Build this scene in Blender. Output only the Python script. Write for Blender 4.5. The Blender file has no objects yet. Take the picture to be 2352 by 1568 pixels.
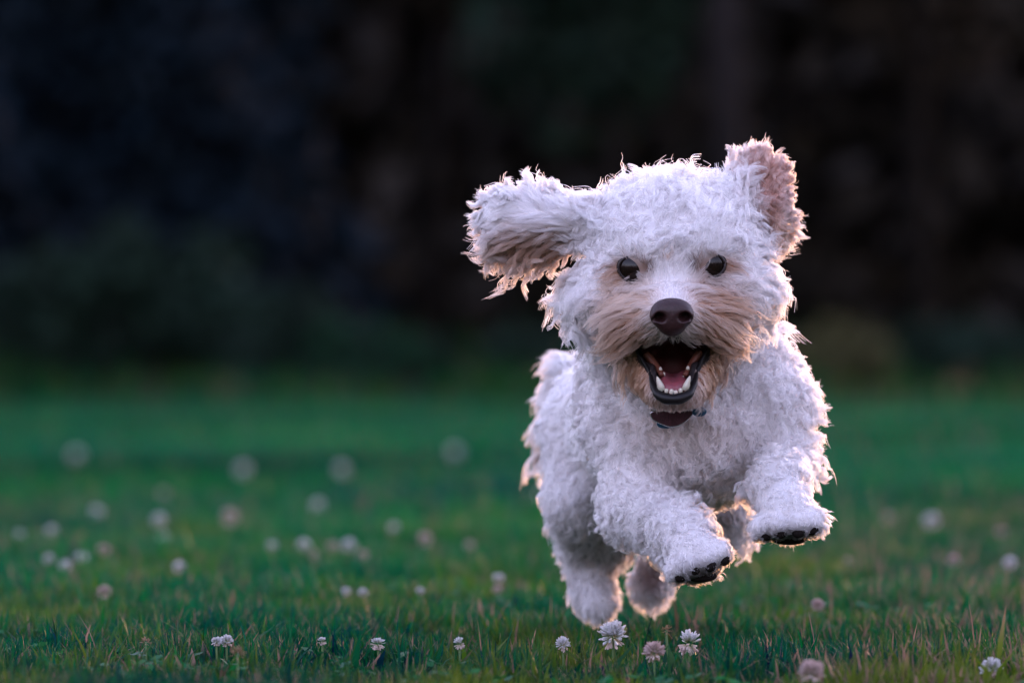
import bpy, math, random
import numpy as np
from mathutils import Vector, kdtree
import openvdb as vdb

rng = np.random.default_rng(7)
random.seed(7)
scene = bpy.context.scene
COL = scene.collection

# ------------------------------------------------------------------ camera
F = 13067.0                 # focal length, in pixels of a 2352-pixel-wide frame (a 200 mm lens)
D0 = 4.2                    # focus distance, metres
S = D0 / F                  # metres per pixel at the focus distance
HZ = 850.0                  # row of the horizon
H = 695.0 * S               # camera height above the lawn
cam_d = bpy.data.cameras.new('camera')
cam = bpy.data.objects.new('camera', cam_d)
COL.objects.link(cam)
cam.location = (0, 0, H)
cam.rotation_euler = (math.radians(90), 0, 0)
cam_d.sensor_width = 36.0
cam_d.lens = F / 2352.0 * 36.0
cam_d.shift_y = (HZ - 784.0) / 2352.0
cam_d.clip_start = 0.05
cam_d.clip_end = 3000
cam_d.dof.use_dof = True
cam_d.dof.focus_distance = D0 - 0.012
cam_d.dof.aperture_fstop = 6.4
scene.camera = cam

# ------------------------------------------------------------------ light
SUN_AZ, SUN_EL = math.radians(21), math.radians(4.0)
world = bpy.data.worlds.new("World")
scene.world = world
world.use_nodes = True
wn = world.node_tree.nodes
wl = world.node_tree.links
bg = wn['Background']
sky = wn.new('ShaderNodeTexSky')
sky.sky_type = 'NISHITA'
sky.sun_disc = False
sky.sun_elevation = SUN_EL
sky.sun_rotation = SUN_AZ
sky.air_density = 1.0
sky.dust_density = 0.15
sky.ozone_density = 2.0
wb = wn.new('ShaderNodeMixRGB')      # white balance of the dusk sky, the same in every direction
wb.blend_type = 'MULTIPLY'
wb.inputs[0].default_value = 1.0
wb.inputs[2].default_value = (1.82, 1.05, 1.08, 1)
wl.new(sky.outputs[0], wb.inputs[1])
wl.new(wb.outputs[0], bg.inputs[0])
bg.inputs[1].default_value = 0.15
sd = bpy.data.lights.new('sun', 'SUN')
sd.energy = 0.10
sd.angle = math.radians(0.5)
sd.color = (1.0, 0.62, 0.36)
sun = bpy.data.objects.new('sun', sd)
COL.objects.link(sun)
to_sun = Vector((math.sin(SUN_AZ) * math.cos(SUN_EL), math.cos(SUN_AZ) * math.cos(SUN_EL), math.sin(SUN_EL)))
sun.rotation_euler = to_sun.to_track_quat('Z', 'Y').to_euler()
scene.view_settings.view_transform = 'Standard'
scene.view_settings.look = 'None'
scene.view_settings.exposure = 3.8
scene.view_settings.gamma = 1.0
scene.view_settings.use_curve_mapping = False
scene.cycles.use_denoising = True
scene.cycles.max_bounces = 10
scene.cycles.transmission_bounces = 8


# ------------------------------------------------------------------ helpers
def W(p):
    """(u, v, w) = image column, image row, pixels behind the focus plane -> metres"""
    p = np.asarray(p, dtype=float)
    u, v, w = p[..., 0], p[..., 1], p[..., 2]
    D = D0 + w * S
    return np.stack([(u - 1176.0) / F * D, D, H + (HZ - v) / F * D], axis=-1)


def mat_new(name):
    m = bpy.data.materials.new(name)
    m.use_nodes = True
    nt = m.node_tree
    return m, nt.nodes, nt.links, nt.nodes['Principled BSDF']


def simple_mat(name, col, rough=0.5, spec=0.5, coat=0.0, sss=0.0, noise=0.0, scale=200.0):
    m, n, l, b = mat_new(name)
    b.inputs['Base Color'].default_value = (*col, 1)
    b.inputs['Roughness'].default_value = rough
    b.inputs['Specular IOR Level'].default_value = spec
    b.inputs['Coat Weight'].default_value = coat
    if sss:
        b.inputs['Subsurface Weight'].default_value = sss
        b.inputs['Subsurface Scale'].default_value = 0.004
    if noise:
        t = n.new('ShaderNodeTexNoise')
        t.inputs['Scale'].default_value = scale
        t.inputs['Detail'].default_value = 4
        tc = n.new('ShaderNodeTexCoord')
        l.new(tc.outputs['Object'], t.inputs['Vector'])
        r = n.new('ShaderNodeValToRGB')
        r.color_ramp.elements[0].position = 0.3
        r.color_ramp.elements[1].position = 0.7
        r.color_ramp.elements[0].color = (*[c * (1 - noise) for c in col], 1)
        r.color_ramp.elements[1].color = (*[min(1, c * (1 + noise)) for c in col], 1)
        l.new(t.outputs[0], r.inputs[0])
        l.new(r.outputs[0], b.inputs['Base Color'])
        bp = n.new('ShaderNodeBump')
        bp.inputs['Strength'].default_value = 0.35
        bp.inputs['Distance'].default_value = 0.001
        l.new(t.outputs[0], bp.inputs['Height'])
        l.new(bp.outputs[0], b.inputs['Normal'])
    return m


def link_obj(name, data, parent=None):
    o = bpy.data.objects.new(name, data)
    COL.objects.link(o)
    if parent is not None:
        o.parent = parent
    return o


def empty(name, loc):
    o = link_obj(name, None)
    o.location = loc
    o.empty_display_size = 0.05
    return o


def tag(o, label=None, cat=None, group=None, kind=None):
    for k, x in (('label', label), ('category', cat), ('group', group), ('kind', kind)):
        if x:
            o[k] = x
    return o


def mesh_np(name, verts, faces, mat, parent=None, smooth=True, cols=None):
    """faces: (n,3) or (n,4) integer array; cols: per-vertex rgb"""
    faces = np.asarray(faces)
    verts = np.asarray(verts, dtype=np.float32)
    me = bpy.data.meshes.new(name)
    k = faces.shape[1]
    me.vertices.add(len(verts))
    me.vertices.foreach_set('co', verts.ravel())
    me.loops.add(faces.size)
    me.loops.foreach_set('vertex_index', faces.ravel().astype(np.int32))
    me.polygons.add(len(faces))
    me.polygons.foreach_set('loop_start', (np.arange(len(faces)) * k).astype(np.int32))
    if cols is not None:
        a = me.attributes.new('tint', 'FLOAT_COLOR', 'POINT')
        c = np.ones((len(verts), 4), dtype=np.float32)
        c[:, :3] = cols
        a.data.foreach_set('color', c.ravel())
    me.update(calc_edges=True)
    me.validate()
    if smooth:
        me.polygons.foreach_set('use_smooth', np.ones(len(me.polygons), dtype=bool))
    if mat is not None:
        me.materials.append(mat)
    return link_obj(name, me, parent)


def attr_color(n, name='tint'):
    a = n.new('ShaderNodeAttribute')
    a.attribute_name = name
    return a


def unit(a):
    return a / np.maximum(np.linalg.norm(a, axis=-1, keepdims=True), 1e-9)


def wobble(p, freq, seed, n=5):
    """cheap smooth pseudo-noise in about -1..1"""
    r = np.random.default_rng(seed)
    out = np.zeros(p.shape[:-1])
    for i in range(n):
        k = unit(r.normal(size=p.shape[-1])) * freq * (0.6 + 0.9 * r.random())
        out += np.sin(p @ k + r.random() * 6.28)
    return out / n ** 0.5 / 0.8


# ================================================================== SETTING
# ---- ground: one sheet to the horizon
def ground():
    m, n, l, b = mat_new('lawn_soil')
    tc = n.new('ShaderNodeTexCoord')
    t1 = n.new('ShaderNodeTexNoise'); t1.inputs['Scale'].default_value = 60; t1.inputs['Detail'].default_value = 6
    t2 = n.new('ShaderNodeTexNoise'); t2.inputs['Scale'].default_value = 0.9; t2.inputs['Detail'].default_value = 5
    l.new(tc.outputs['Object'], t1.inputs['Vector']); l.new(tc.outputs['Object'], t2.inputs['Vector'])
    r1 = n.new('ShaderNodeValToRGB')
    r1.color_ramp.elements[0].position = 0.35; r1.color_ramp.elements[0].color = (0.006, 0.022, 0.008, 1)
    r1.color_ramp.elements[1].position = 0.7; r1.color_ramp.elements[1].color = (0.014, 0.052, 0.017, 1)
    l.new(t1.outputs[0], r1.inputs[0])
    mx = n.new('ShaderNodeMixRGB'); mx.blend_type = 'MULTIPLY'; mx.inputs[0].default_value = 0.7
    r2 = n.new('ShaderNodeValToRGB')
    r2.color_ramp.elements[0].position = 0.3; r2.color_ramp.elements[0].color = (0.6, 0.65, 0.6, 1)
    r2.color_ramp.elements[1].position = 0.7; r2.color_ramp.elements[1].color = (1.15, 1.2, 1.1, 1)
    l.new(t2.outputs[0], r2.inputs[0])
    l.new(r1.outputs[0], mx.inputs[1]); l.new(r2.outputs[0], mx.inputs[2])
    l.new(mx.outputs[0], b.inputs['Base Color'])
    b.inputs['Roughness'].default_value = 0.95
    b.inputs['Specular IOR Level'].default_value = 0.1
    xs = np.array([-900, -60, -12, -4, -1.5, 0, 1.5, 4, 12, 60, 900.0])
    ys = np.array([-900, -40, -5, 0, 3, 6, 10, 16, 25, 40, 80, 200, 900.0])
    X, Y = np.meshgrid(xs, ys)
    v = np.stack([X, Y, 0 * X], -1).reshape(-1, 3)
    nx = len(xs)
    fs = [(j * nx + i, j * nx + i + 1, (j + 1) * nx + i + 1, (j + 1) * nx + i) for j in range(len(ys) - 1) for i in range(nx - 1)]
    o = mesh_np('ground', v, np.array(fs), m, smooth=False)
    tag(o, 'green lawn ground running back to the dark trees', None, None, 'structure')


ground()


def px_x(u, D):
    return (u - 1176.0) / F * D


# ---- where the clover grows
G_C = 'clover flowers in the lawn'
# column, row, head diameter (mm), height (m), kind, label
FLOWERS = [
    (1407, 1460, 21, .027, 'white', 'largest round white clover head in front of the hind paw of the dog'),
    (1582, 1476, 20, .024, 'open', 'white clover head with spread upper florets and drooping lower ones'),
    (1293, 1479, 12, .024, 'white', 'small white clover bud beside the largest round clover head'),
    (1502, 1497, 16, .024, 'pink', 'pinkish white clover head between the two big sharp ones'),
    (1531, 1447, 10, .030, 'withered', 'thin brown withered clover standing behind the pinkish white head'),
    (2277, 1535, 15, .014, 'white', 'white clover head low in the grass near the bottom right corner'),
    (1863, 1543, 18, .024, 'pink', 'blurred pinkish clover head at the bottom edge, right of the dog'),
    (497, 1473, 9, .023, 'white', 'left one of two small sharp white clover heads touching each other'),
    (520, 1472, 12, .023, 'white', 'right one of two small sharp white clover heads touching each other'),
    (545, 1502, 13, .027, 'withered', 'blurred orange brown withered clover below the pair of touching white heads'),
    (335, 1474, 9, .023, 'withered', 'small withered brown clover in the sharp grass at far left'),
    (740, 1472, 9, .024, 'open', 'small ragged white clover in sharp grass, first right of the touching pair'),
    (868, 1478, 10, .022, 'open', 'small ragged white clover in sharp grass, second right of the touching pair'),
    (1055, 1477, 10, .022, 'open', 'small ragged white clover in sharp grass, third right of the touching pair'),
    (2320, 1294, 21, .030, 'white', 'blurred white clover head at the right edge of the lawn'),
    (2140, 1197, 34, .032, 'white', 'largest blurred white clover head right of the dog'),
    (1878, 1389, 15, .028, 'pink', 'small blurred pale clover head below the raised right paw'),
    (2040, 1190, 22, .030, 'pink', 'faint pinkish clover blur just left of the largest blurred one'),
    (2300, 1222, 22, .030, 'pink', 'faint pinkish clover blur above the white head at the right edge'),
    (2190, 1288, 16, .028, 'pink', 'faint pinkish clover blur below the largest blurred one at right'),
    (1950, 1288, 14, .028, 'pink', 'faint pinkish clover blur right of the raised front paw'),
    (222, 1177, 24, .034, 'white', 'bright blurred white clover head high at left, above the low left cluster'),
    (118, 1219, 21, .032, 'white', 'blurred white clover head second nearest the left edge'),
    (45, 1227, 17, .030, 'white', 'faint blurred clover head nearest the left edge'),
    (365, 1195, 26, .036, 'white', 'upper one of two blurred white clover heads stacked on each other'),
    (376, 1234, 20, .026, 'white', 'lower one of two blurred white clover heads stacked on each other'),
    (527, 1189, 36, .038, 'pink', 'biggest blurred pinkish clover head on the left lawn'),
    (730, 1160, 28, .034, 'white', 'blurred pale clover disc right of the biggest pinkish head'),
    (376, 1135, 24, .034, 'pink', 'faint pinkish clover blur above the stacked pair'),
    (175, 1048, 40, .036, 'white', 'very faint large clover blur at far upper left of the lawn'),
    (558, 1080, 40, .036, 'white', 'very faint large clover blur above the biggest pinkish head'),
    (785, 1080, 36, .036, 'white', 'very faint clover blur in mid lawn left of the tail'),
    (1045, 1042, 46, .036, 'white', 'very faint large clover blur just left of the tail of the dog'),
    (238, 1264, 19, .032, 'pink', 'dull pink clover head below the bright white one at left'),
    (113, 1284, 17, .028, 'white', 'first from the left in the low left cluster of white clover'),
    (150, 1300, 19, .026, 'white', 'lowest and brightest in the low left cluster of white clover'),
    (188, 1280, 20, .030, 'white', 'right end of the low left cluster of white clover'),
    (413, 1303, 20, .028, 'white', 'white clover head below the stacked pair on the left lawn'),
    (240, 1361, 18, .027, 'pink', 'pinkish white clover head lowest on the left side of the lawn'),
    (625, 1254, 14, .028, 'white', 'small pale clover head left of the mid lawn cluster'),
    (698, 1254, 19, .030, 'white', 'first from the left in the mid lawn clover cluster'),
    (722, 1275, 15, .026, 'pink', 'lower pinkish head under the left end of the mid lawn cluster'),
    (765, 1256, 19, .030, 'pink', 'pink head in the middle of the mid lawn clover cluster'),
    (801, 1253, 19, .030, 'white', 'brightest white head in the mid lawn clover cluster'),
    (832, 1279, 18, .026, 'pink', 'lower head at the right end of the mid lawn cluster'),
    (977, 1239, 25, .034, 'pink', 'pinkish clover head between the mid lawn cluster and the dog'),
    (1078, 1252, 17, .030, 'pink', 'small pink clover head closest to the planted hind leg'),
    (905, 1212, 18, .030, 'white', 'faint pale clover head above the mid lawn cluster'),
    (795, 1359, 11, .026, 'white', 'left one of two small white clover heads side by side below the cluster'),
    (834, 1361, 12, .026, 'white', 'right one of two small white clover heads side by side below the cluster'),
    (965, 1357, 10, .026, 'white', 'tiny pale clover head right of the small side by side pair'),
    (1145, 1328, 14, .030, 'white', 'upper pale clover head next to the planted hind paw'),
    (1141, 1354, 12, .024, 'pink', 'lower pink clover head next to the planted hind paw'),
    (1238, 1140, 20, .036, 'white', 'white clover head peeping out beside the hind thigh of the dog'),
]

# ---- grass
def grass_material():
    m, n, l, b = mat_new('grass_blade')
    a = attr_color(n)
    out = n['Material Output']
    b.inputs['Roughness'].default_value = 0.5
    b.inputs['Specular IOR Level'].default_value = 0.03
    tr = n.new('ShaderNodeBsdfTranslucent')
    hsv = n.new('ShaderNodeHueSaturation')
    hsv.inputs['Value'].default_value = 1.2
    hsv.inputs['Saturation'].default_value = 1.1
    l.new(a.outputs['Color'], b.inputs['Base Color'])
    l.new(a.outputs['Color'], hsv.inputs['Color'])
    l.new(hsv.outputs[0], tr.inputs['Color'])
    mx = n.new('ShaderNodeMixShader'); mx.inputs[0].default_value = 0.38
    l.new(b.outputs[0], mx.inputs[1]); l.new(tr.outputs[0], mx.inputs[2])
    l.new(mx.outputs[0], out.inputs['Surface'])
    return m


GRASS_MAT = grass_material()


def blades(x, y, hgt, wid, segs, dry, seed, lush=None):
    """arrays of blade feet -> one triangle soup (verts, tris, colours)"""
    r = np.random.default_rng(seed)
    N = len(x)
    az = r.random(N) * 6.283
    lean = np.abs(r.normal(0, 0.42, N)) + 0.08
    face = az + 1.57 + r.normal(0, 0.5, N)
    rows = segs
    verts = np.zeros((N, rows * 2 + 1, 3), dtype=np.float32)
    cols = np.zeros((N, rows * 2 + 1, 3), dtype=np.float32)
    px = np.stack([x, y], -1)
    patch = wobble(px * np.array([1.0, 0.6]), 3.0, 3)
    patch2 = wobble(px, 14.0, 4)
    g = np.stack([0.004 + 0.002 * patch + 0.002 * r.normal(size=N), 0.070 + 0.016 * patch + 0.018 * r.normal(size=N), 0.027 + 0.007 * r.normal(size=N)], -1)
    yel = np.clip(0.06 + 0.8 * patch2 * 0.5 + r.normal(0, 0.25, N) + 1.1 * np.clip((4.04 - y) * 6, 0, 1) * np.clip(x * 6 + 0.6, 0, 1), 0, 1)[:, None]  # extra yellow at near right: sunlit grass put into the blade colour
    if lush is not None:
        g = g * (1 + 0.30 * wobble(px * np.array([0.8, 0.35]), 2.2, 14))[:, None]
        yel = yel * (1 - lush[:, None])
        g = g * (1 + lush[:, None] * np.array([0.15, 0.12, 0.16]))
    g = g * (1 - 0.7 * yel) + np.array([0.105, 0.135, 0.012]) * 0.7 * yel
    straw = np.array([0.19, 0.125, 0.095]) * (0.6 + 0.6 * r.random((N, 1)))
    isdry = (r.random(N) < dry)[:, None]
    g = np.where(isdry, straw, np.clip(g, 0.002, 1))
    tipdry = (r.random(N) < (0.09 if lush is None else 0.09 * (1 - 0.8 * lush)))[:, None]
    for i in range(rows + 1):
        t = i / rows
        off = hgt * lean * t ** 1.8
        cx = x + np.cos(az) * off
        cy = y + np.sin(az) * off
        cz = hgt * t * (1 - 0.28 * np.minimum(lean, 1.5) * t)
        wd = 0.5 * wid * (1 - t ** 2.2) * (0.75 + 0.5 * min(t * 3, 0.5))
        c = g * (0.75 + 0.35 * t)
        c = np.where(tipdry & (t > 0.7), straw, c)
        if i < rows:
            verts[:, 2 * i] = np.stack([cx - np.cos(face) * wd, cy - np.sin(face) * wd, cz], -1)
            verts[:, 2 * i + 1] = np.stack([cx + np.cos(face) * wd, cy + np.sin(face) * wd, cz], -1)
            cols[:, 2 * i] = cols[:, 2 * i + 1] = c
        else:
            verts[:, -1] = np.stack([cx, cy, cz], -1)
            cols[:, -1] = c
    tr = []
    for i in range(rows - 1):
        a = 2 * i
        tr += [(a, a + 1, a + 3), (a, a + 3, a + 2)]
    a = 2 * (rows - 1)
    tr.append((a, a + 1, a + 2))
    tr = np.array(tr)
    base = (np.arange(N) * (rows * 2 + 1))[:, None, None]
    return verts.reshape(-1, 3), (base + tr[None]).reshape(-1, 3), cols.reshape(-1, 3)


def grass():
    V, T, C, off = [], [], [], 0
    bands = [  # y0, y1, count, half-width slope, extra, height, width, segments
        (3.0, 5.2, 115000, 0.105, 0.25, 0.0215, 0.0022, 3),
        (3.0, 5.2, 22000, 0.105, 1.2, 0.0215, 0.003, 2),
        (5.2, 8.0, 95000, 0.105, 0.35, 0.024, 0.0036, 2),
        (8.0, 14.0, 85000, 0.11, 0.8, 0.028, 0.007, 2),
        (14.0, 30.0, 75000, 0.13, 1.5, 0.031, 0.018, 1),
        (30.0, 62.0, 60000, 0.16, 3.0, 0.036, 0.045, 1),
        (1.6, 9.0, 90000, 0.25, 2.6, 0.022, 0.006, 2),
        (9.0, 45.0, 60000, 0.42, 3.0, 0.032, 0.026, 1)]
    for k, (y0, y1, cnt, sl, ex, hg, wd, sg) in enumerate(bands):
        r = np.random.default_rng(100 + k)
        y = np.sqrt(y0 ** 2 + (y1 ** 2 - y0 ** 2) * r.random(cnt))
        x = (r.random(cnt) * 2 - 1) * (sl * y + ex)
        cl = 1 + 0.30 * wobble(np.stack([x, y], -1), 9.0, 8) + 0.26 * wobble(np.stack([x, y], -1), 40.0, 9)
        h = hg * np.clip(cl, 0.45, 1.7) * (0.55 + 0.7 * r.random(cnt))
        tall = r.random(cnt) < 0.012
        h = np.where(tall, h * 1.6, h)
        w = wd * (0.6 + 0.8 * r.random(cnt))
        if k < 2:      # a taller tuft where the hind feet push off
            h *= 1 + 0.85 * np.exp(-((x - px_x(1400, 4.42)) / 0.05) ** 2 - ((y - 4.42) / 0.07) ** 2)
        if k < 2:      # the mower and the flowers leave the blades short just in front of the near clover
            for fl in FLOWERS[:14]:
                fd = (H - fl[3]) * F / (fl[1] - HZ)
                near = (np.abs(x - px_x(fl[0], fd)) < 0.016) & (y < fd + 0.01) & (y > fd - 0.20)
                h = np.where(near, np.minimum(h, fl[3] * 0.55), h)
        dry = 0.05 + 0.20 * np.clip((x / y - 0.02) * 14, 0, 1)
        lush = np.clip((y - 5.5) / 5.0, 0, 1)
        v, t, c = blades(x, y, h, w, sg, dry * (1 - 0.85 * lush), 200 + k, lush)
        V.append(v); T.append(t + off); C.append(c); off += len(v)
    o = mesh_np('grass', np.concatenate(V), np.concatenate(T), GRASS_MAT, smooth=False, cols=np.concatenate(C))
    tag(o, 'short mown green grass with some dry straw tips', None, None, 'stuff')


grass()


# ---- dark trees and shrubs beyond the lawn
def rough_grass():
    r = np.random.default_rng(77)
    n = 26000
    y = 33 + 16 * r.random(n) ** 0.8
    x = (r.random(n) * 2 - 1) * (0.16 * y + 3)
    h = (0.04 + 0.22 * np.clip((y - 33) / 10, 0, 1)) * np.clip(1 + 0.6 * wobble(np.stack([x, y], -1), 1.6, 78), 0.15, 2) * (0.5 + r.random(n))
    v, t, c = blades(x, y, h, 0.05 + 0.05 * r.random(n), 1, 0.05, 79)
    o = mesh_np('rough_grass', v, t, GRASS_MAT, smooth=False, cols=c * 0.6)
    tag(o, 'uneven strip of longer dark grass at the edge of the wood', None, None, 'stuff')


rough_grass()


def clover_leaves():
    r = np.random.default_rng(91)
    n = 5200
    y = np.sqrt(3.5 ** 2 + (9.0 ** 2 - 3.5 ** 2) * r.random(n))
    x = (r.random(n) * 2 - 1) * (0.105 * y + 0.3)
    keep = wobble(np.stack([x, y], -1), 7.0, 92) > 0.15
    x, y = x[keep], y[keep]
    n = len(x)
    z = 0.009 + 0.011 * r.random(n)
    yaw = r.random(n) * 6.283
    V, Fc, Cc = [], [], []
    col = np.stack([0.016 + 0.012 * r.random(n), 0.085 + 0.05 * r.random(n), 0.030 + 0.015 * r.random(n)], -1)
    for k in range(3):
        a = yaw + k * 2.094
        s = 0.0048 + 0.0028 * r.random(n)
        up = 0.25 * r.normal(size=n)
        d = np.stack([np.cos(a), np.sin(a), up], -1); e = np.stack([-np.sin(a), np.cos(a), 0.3 * r.normal(size=n)], -1)
        c0 = np.stack([x, y, z], -1)
        pts = [c0, c0 + (d * 0.7 + e * 0.62) * s[:, None], c0 + d * 1.35 * s[:, None] + np.array([0, 0, 0.0006]), c0 + (d * 0.7 - e * 0.62) * s[:, None]]
        V.append(np.stack(pts, 1).reshape(-1, 3)); Cc.append(np.repeat(col, 4, 0))
        Fc.append(np.arange(n * 4).reshape(n, 4) + k * n * 4)
    o = mesh_np('clover_leaves', np.concatenate(V), np.concatenate(Fc), GRASS_MAT, smooth=False, cols=np.concatenate(Cc))
    tag(o, 'patches of small clover leaves among the grass', None, None, 'stuff')


clover_leaves()


def leaf_mat(name, col, var=0.35):
    m, n, l, b = mat_new(name)
    a = attr_color(n)
    mx = n.new('ShaderNodeMixRGB'); mx.blend_type = 'MULTIPLY'; mx.inputs[0].default_value = 1.0
    mx.inputs[1].default_value = (*col, 1)
    l.new(a.outputs['Color'], mx.inputs[2])
    l.new(mx.outputs[0], b.inputs['Base Color'])
    b.inputs['Roughness'].default_value = 0.75
    b.inputs['Specular IOR Level'].default_value = 0.12
    return m


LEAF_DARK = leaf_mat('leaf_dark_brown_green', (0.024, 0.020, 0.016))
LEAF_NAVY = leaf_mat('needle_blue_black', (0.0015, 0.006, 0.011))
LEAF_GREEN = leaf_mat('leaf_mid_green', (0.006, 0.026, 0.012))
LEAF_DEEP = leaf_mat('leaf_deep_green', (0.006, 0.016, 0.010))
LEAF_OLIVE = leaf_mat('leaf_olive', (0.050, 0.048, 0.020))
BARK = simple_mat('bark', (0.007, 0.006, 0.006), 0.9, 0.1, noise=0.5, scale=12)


BARK_GREY = simple_mat('bark_grey', (0.011, 0.0095, 0.0105), 0.9, 0.1, noise=0.4, scale=12)


def leaf_cloud(pts, size, seed):
    r = np.random.default_rng(seed)
    N = len(pts)
    a = unit(r.normal(size=(N, 3)))
    b = unit(np.cross(a, r.normal(size=(N, 3))))
    s = (size * (0.6 + 0.8 * r.random(N)))[:, None]
    v = np.stack([pts - a * s, pts + b * s * 0.5, pts + a * s, pts - b * s * 0.5], 1)
    f = np.arange(N * 4).reshape(N, 4)
    c = np.repeat(0.6 + 0.8 * r.random((N, 1)), 3, axis=1)
    return v.reshape(-1, 3), f, np.repeat(c, 4, axis=0)


def tube(points, radii, sides=8):
    P = np.asarray(points, float)
    R = np.broadcast_to(np.asarray(radii, float), (len(P),))
    v, f = [], []
    tang = unit(np.gradient(P, axis=0))
    ref = np.array([0.13, 0.27, 0.95]) if abs(tang[0][2]) < 0.9 else np.array([1.0, 0.1, 0])
    for i, (p, t) in enumerate(zip(P, tang)):
        e1 = unit(np.cross(t, ref)); e2 = np.cross(t, e1)
        for k in range(sides):
            an = 2 * math.pi * k / sides
            v.append(p + R[i] * (math.cos(an) * e1 + math.sin(an) * e2))
    for i in range(len(P) - 1):
        for k in range(sides):
            f.append((i * sides + k, i * sides + (k + 1) % sides, (i + 1) * sides + (k + 1) % sides, (i + 1) * sides + k))
    n0 = len(v)
    v.append(P[0]); v.append(P[-1])
    for k in range(sides):
        f.append((n0, (k + 1) % sides, k, k))
        b = (len(P) - 1) * sides
        f.append((n0 + 1, b + k, b + (k + 1) % sides, b + (k + 1) % sides))
    return np.array(v), f


def mesh_py(name, v, f, mat, parent=None, smooth=True):
    me = bpy.data.meshes.new(name)
    f = [tuple(dict.fromkeys(int(i) for i in q)) for q in f]
    me.from_pydata([tuple(map(float, p)) for p in v], [], f)
    me.update()
    if smooth:
        me.polygons.foreach_set('use_smooth', np.ones(len(me.polygons), dtype=bool))
    if mat is not None:
        me.materials.append(mat)
    return link_obj(name, me, parent)


def tree(name, x, y, h, rad, base, mat, n, label, cat, group, seed, conifer=False, trunk_r=0.12, leaf=0.16, flat=1.0, bark=None):
    r = np.random.default_rng(seed)
    e = empty(name, (x, y, 0))
    tag(e, label, cat, group)
    tp = [(0, 0, -0.05), (0.05 * h * r.normal() * 0.2, 0, h * 0.35), (0.04 * h * r.normal() * 0.2, 0, h * 0.85)]
    tv, tf = tube(np.array(tp), [trunk_r, trunk_r * 0.75, trunk_r * 0.25], 10)
    tv, tf = list(tv), list(tf)
    for k in range(5):
        z = h * (0.3 + 0.1 * k); an = r.random() * 6.28
        q = np.array([(0, 0, z), (math.cos(an) * rad * 0.4, math.sin(an) * rad * 0.4, z + 0.1 * h), (math.cos(an) * rad * 0.75, math.sin(an) * rad * 0.75, z + 0.16 * h)])
        bv, bf = tube(q, [trunk_r * 0.35, trunk_r * 0.2, trunk_r * 0.06], 6)
        o = len(tv)
        tv += list(bv); tf += [tuple(i + o for i in q2) for q2 in bf]
    mesh_py('trunk', tv, tf, bark or BARK, e)
    if conifer:
        t = 1 - np.sqrt(r.random(n))
        z = base + t * (h - base)
        rr = rad * (1 - t) * (0.90 + 0.12 * np.abs(np.sin(z * 5.0 + r.random() * 3))) * np.sqrt(r.random(n)) ** 0.7
        an = r.random(n) * 6.283
        rr = rr * (1 + 0.16 * np.sin(an * 5 + z * 2))
        pts = np.stack([np.cos(an) * rr, np.sin(an) * rr, z - 0.12 * rr], -1)
    else:
        K = 16
        c = unit(r.normal(size=(K, 3))) * (r.random((K, 1)) ** 0.4) * np.array([rad * 0.72, rad * 0.72 * flat, (h - base) * 0.36])
        c[:, 2] += (h + base) / 2
        cr = (0.3 + 0.25 * r.random(K)) * min(rad, (h - base) / 2)
        k = r.integers(0, K, n)
        pts = c[k] + unit(r.normal(size=(n, 3))) * (cr[k] * r.random(n) ** 0.4)[:, None]
        pts[:, 2] = np.maximum(pts[:, 2], 0.05)
    v, f, cc = leaf_cloud(pts, leaf, seed + 1)
    mesh_np('crown', v, f, mat, e, smooth=False, cols=cc)
    return e


# a far-off wood that reads as one dark mass closes the view
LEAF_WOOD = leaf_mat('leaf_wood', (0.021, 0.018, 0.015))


def woods():
    r = np.random.default_rng(50)
    n = 90000
    x = -24 + 34.5 * r.random(n)
    y = 58 + 9 * r.random(n)
    top = 13 + 2.5 * wobble(np.stack([x, y * 0.3], -1), 0.9, 51)
    z = top * r.random(n) ** 0.9
    v, f, c = leaf_cloud(np.stack([x, y, z], -1), 0.34, 52)
    n2 = 60000        # unseen ring of wood added to block low sky, open toward the sun
    az = np.radians(32 + (340 - 32) * r.random(n2))
    rad = 40 + 9 * r.random(n2) + 3 * np.sin(az * 7)
    z2 = (8.5 + 2 * np.sin(az * 23) + 1.5 * np.sin(az * 51 + 1)) * r.random(n2) ** 0.9
    v2, f2, c2 = leaf_cloud(np.stack([np.sin(az) * rad, 8 + np.cos(az) * rad, z2], -1), 0.62, 53)
    f = np.concatenate([f, f2 + len(v)]); v = np.concatenate([v, v2]); c = np.concatenate([c, c2])
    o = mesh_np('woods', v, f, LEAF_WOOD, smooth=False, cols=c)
    tag(o, 'dark brown and green wood closing in the lawn', None, None, 'stuff')


woods()


G_T = 'dark trees beyond the lawn'
G_S = 'shrubs along the far edge of the lawn'
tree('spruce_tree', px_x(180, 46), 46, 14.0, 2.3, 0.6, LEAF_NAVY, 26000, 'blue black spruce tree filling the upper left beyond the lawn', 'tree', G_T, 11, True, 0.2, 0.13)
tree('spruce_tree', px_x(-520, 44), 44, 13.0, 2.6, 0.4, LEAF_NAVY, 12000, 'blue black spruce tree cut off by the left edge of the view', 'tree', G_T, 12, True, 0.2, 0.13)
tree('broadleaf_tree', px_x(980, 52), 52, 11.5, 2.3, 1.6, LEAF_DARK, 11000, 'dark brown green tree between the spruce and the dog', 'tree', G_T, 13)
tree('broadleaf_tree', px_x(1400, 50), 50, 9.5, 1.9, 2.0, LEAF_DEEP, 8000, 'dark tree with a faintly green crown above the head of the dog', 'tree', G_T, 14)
tree('broadleaf_tree', px_x(1700, 47), 47, 13, 2.1, 3.9, LEAF_DARK, 8000, 'tree with a tall grey trunk showing above the upright ear of the dog', 'tree', G_T, 15, trunk_r=0.17, bark=BARK_GREY)
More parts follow.
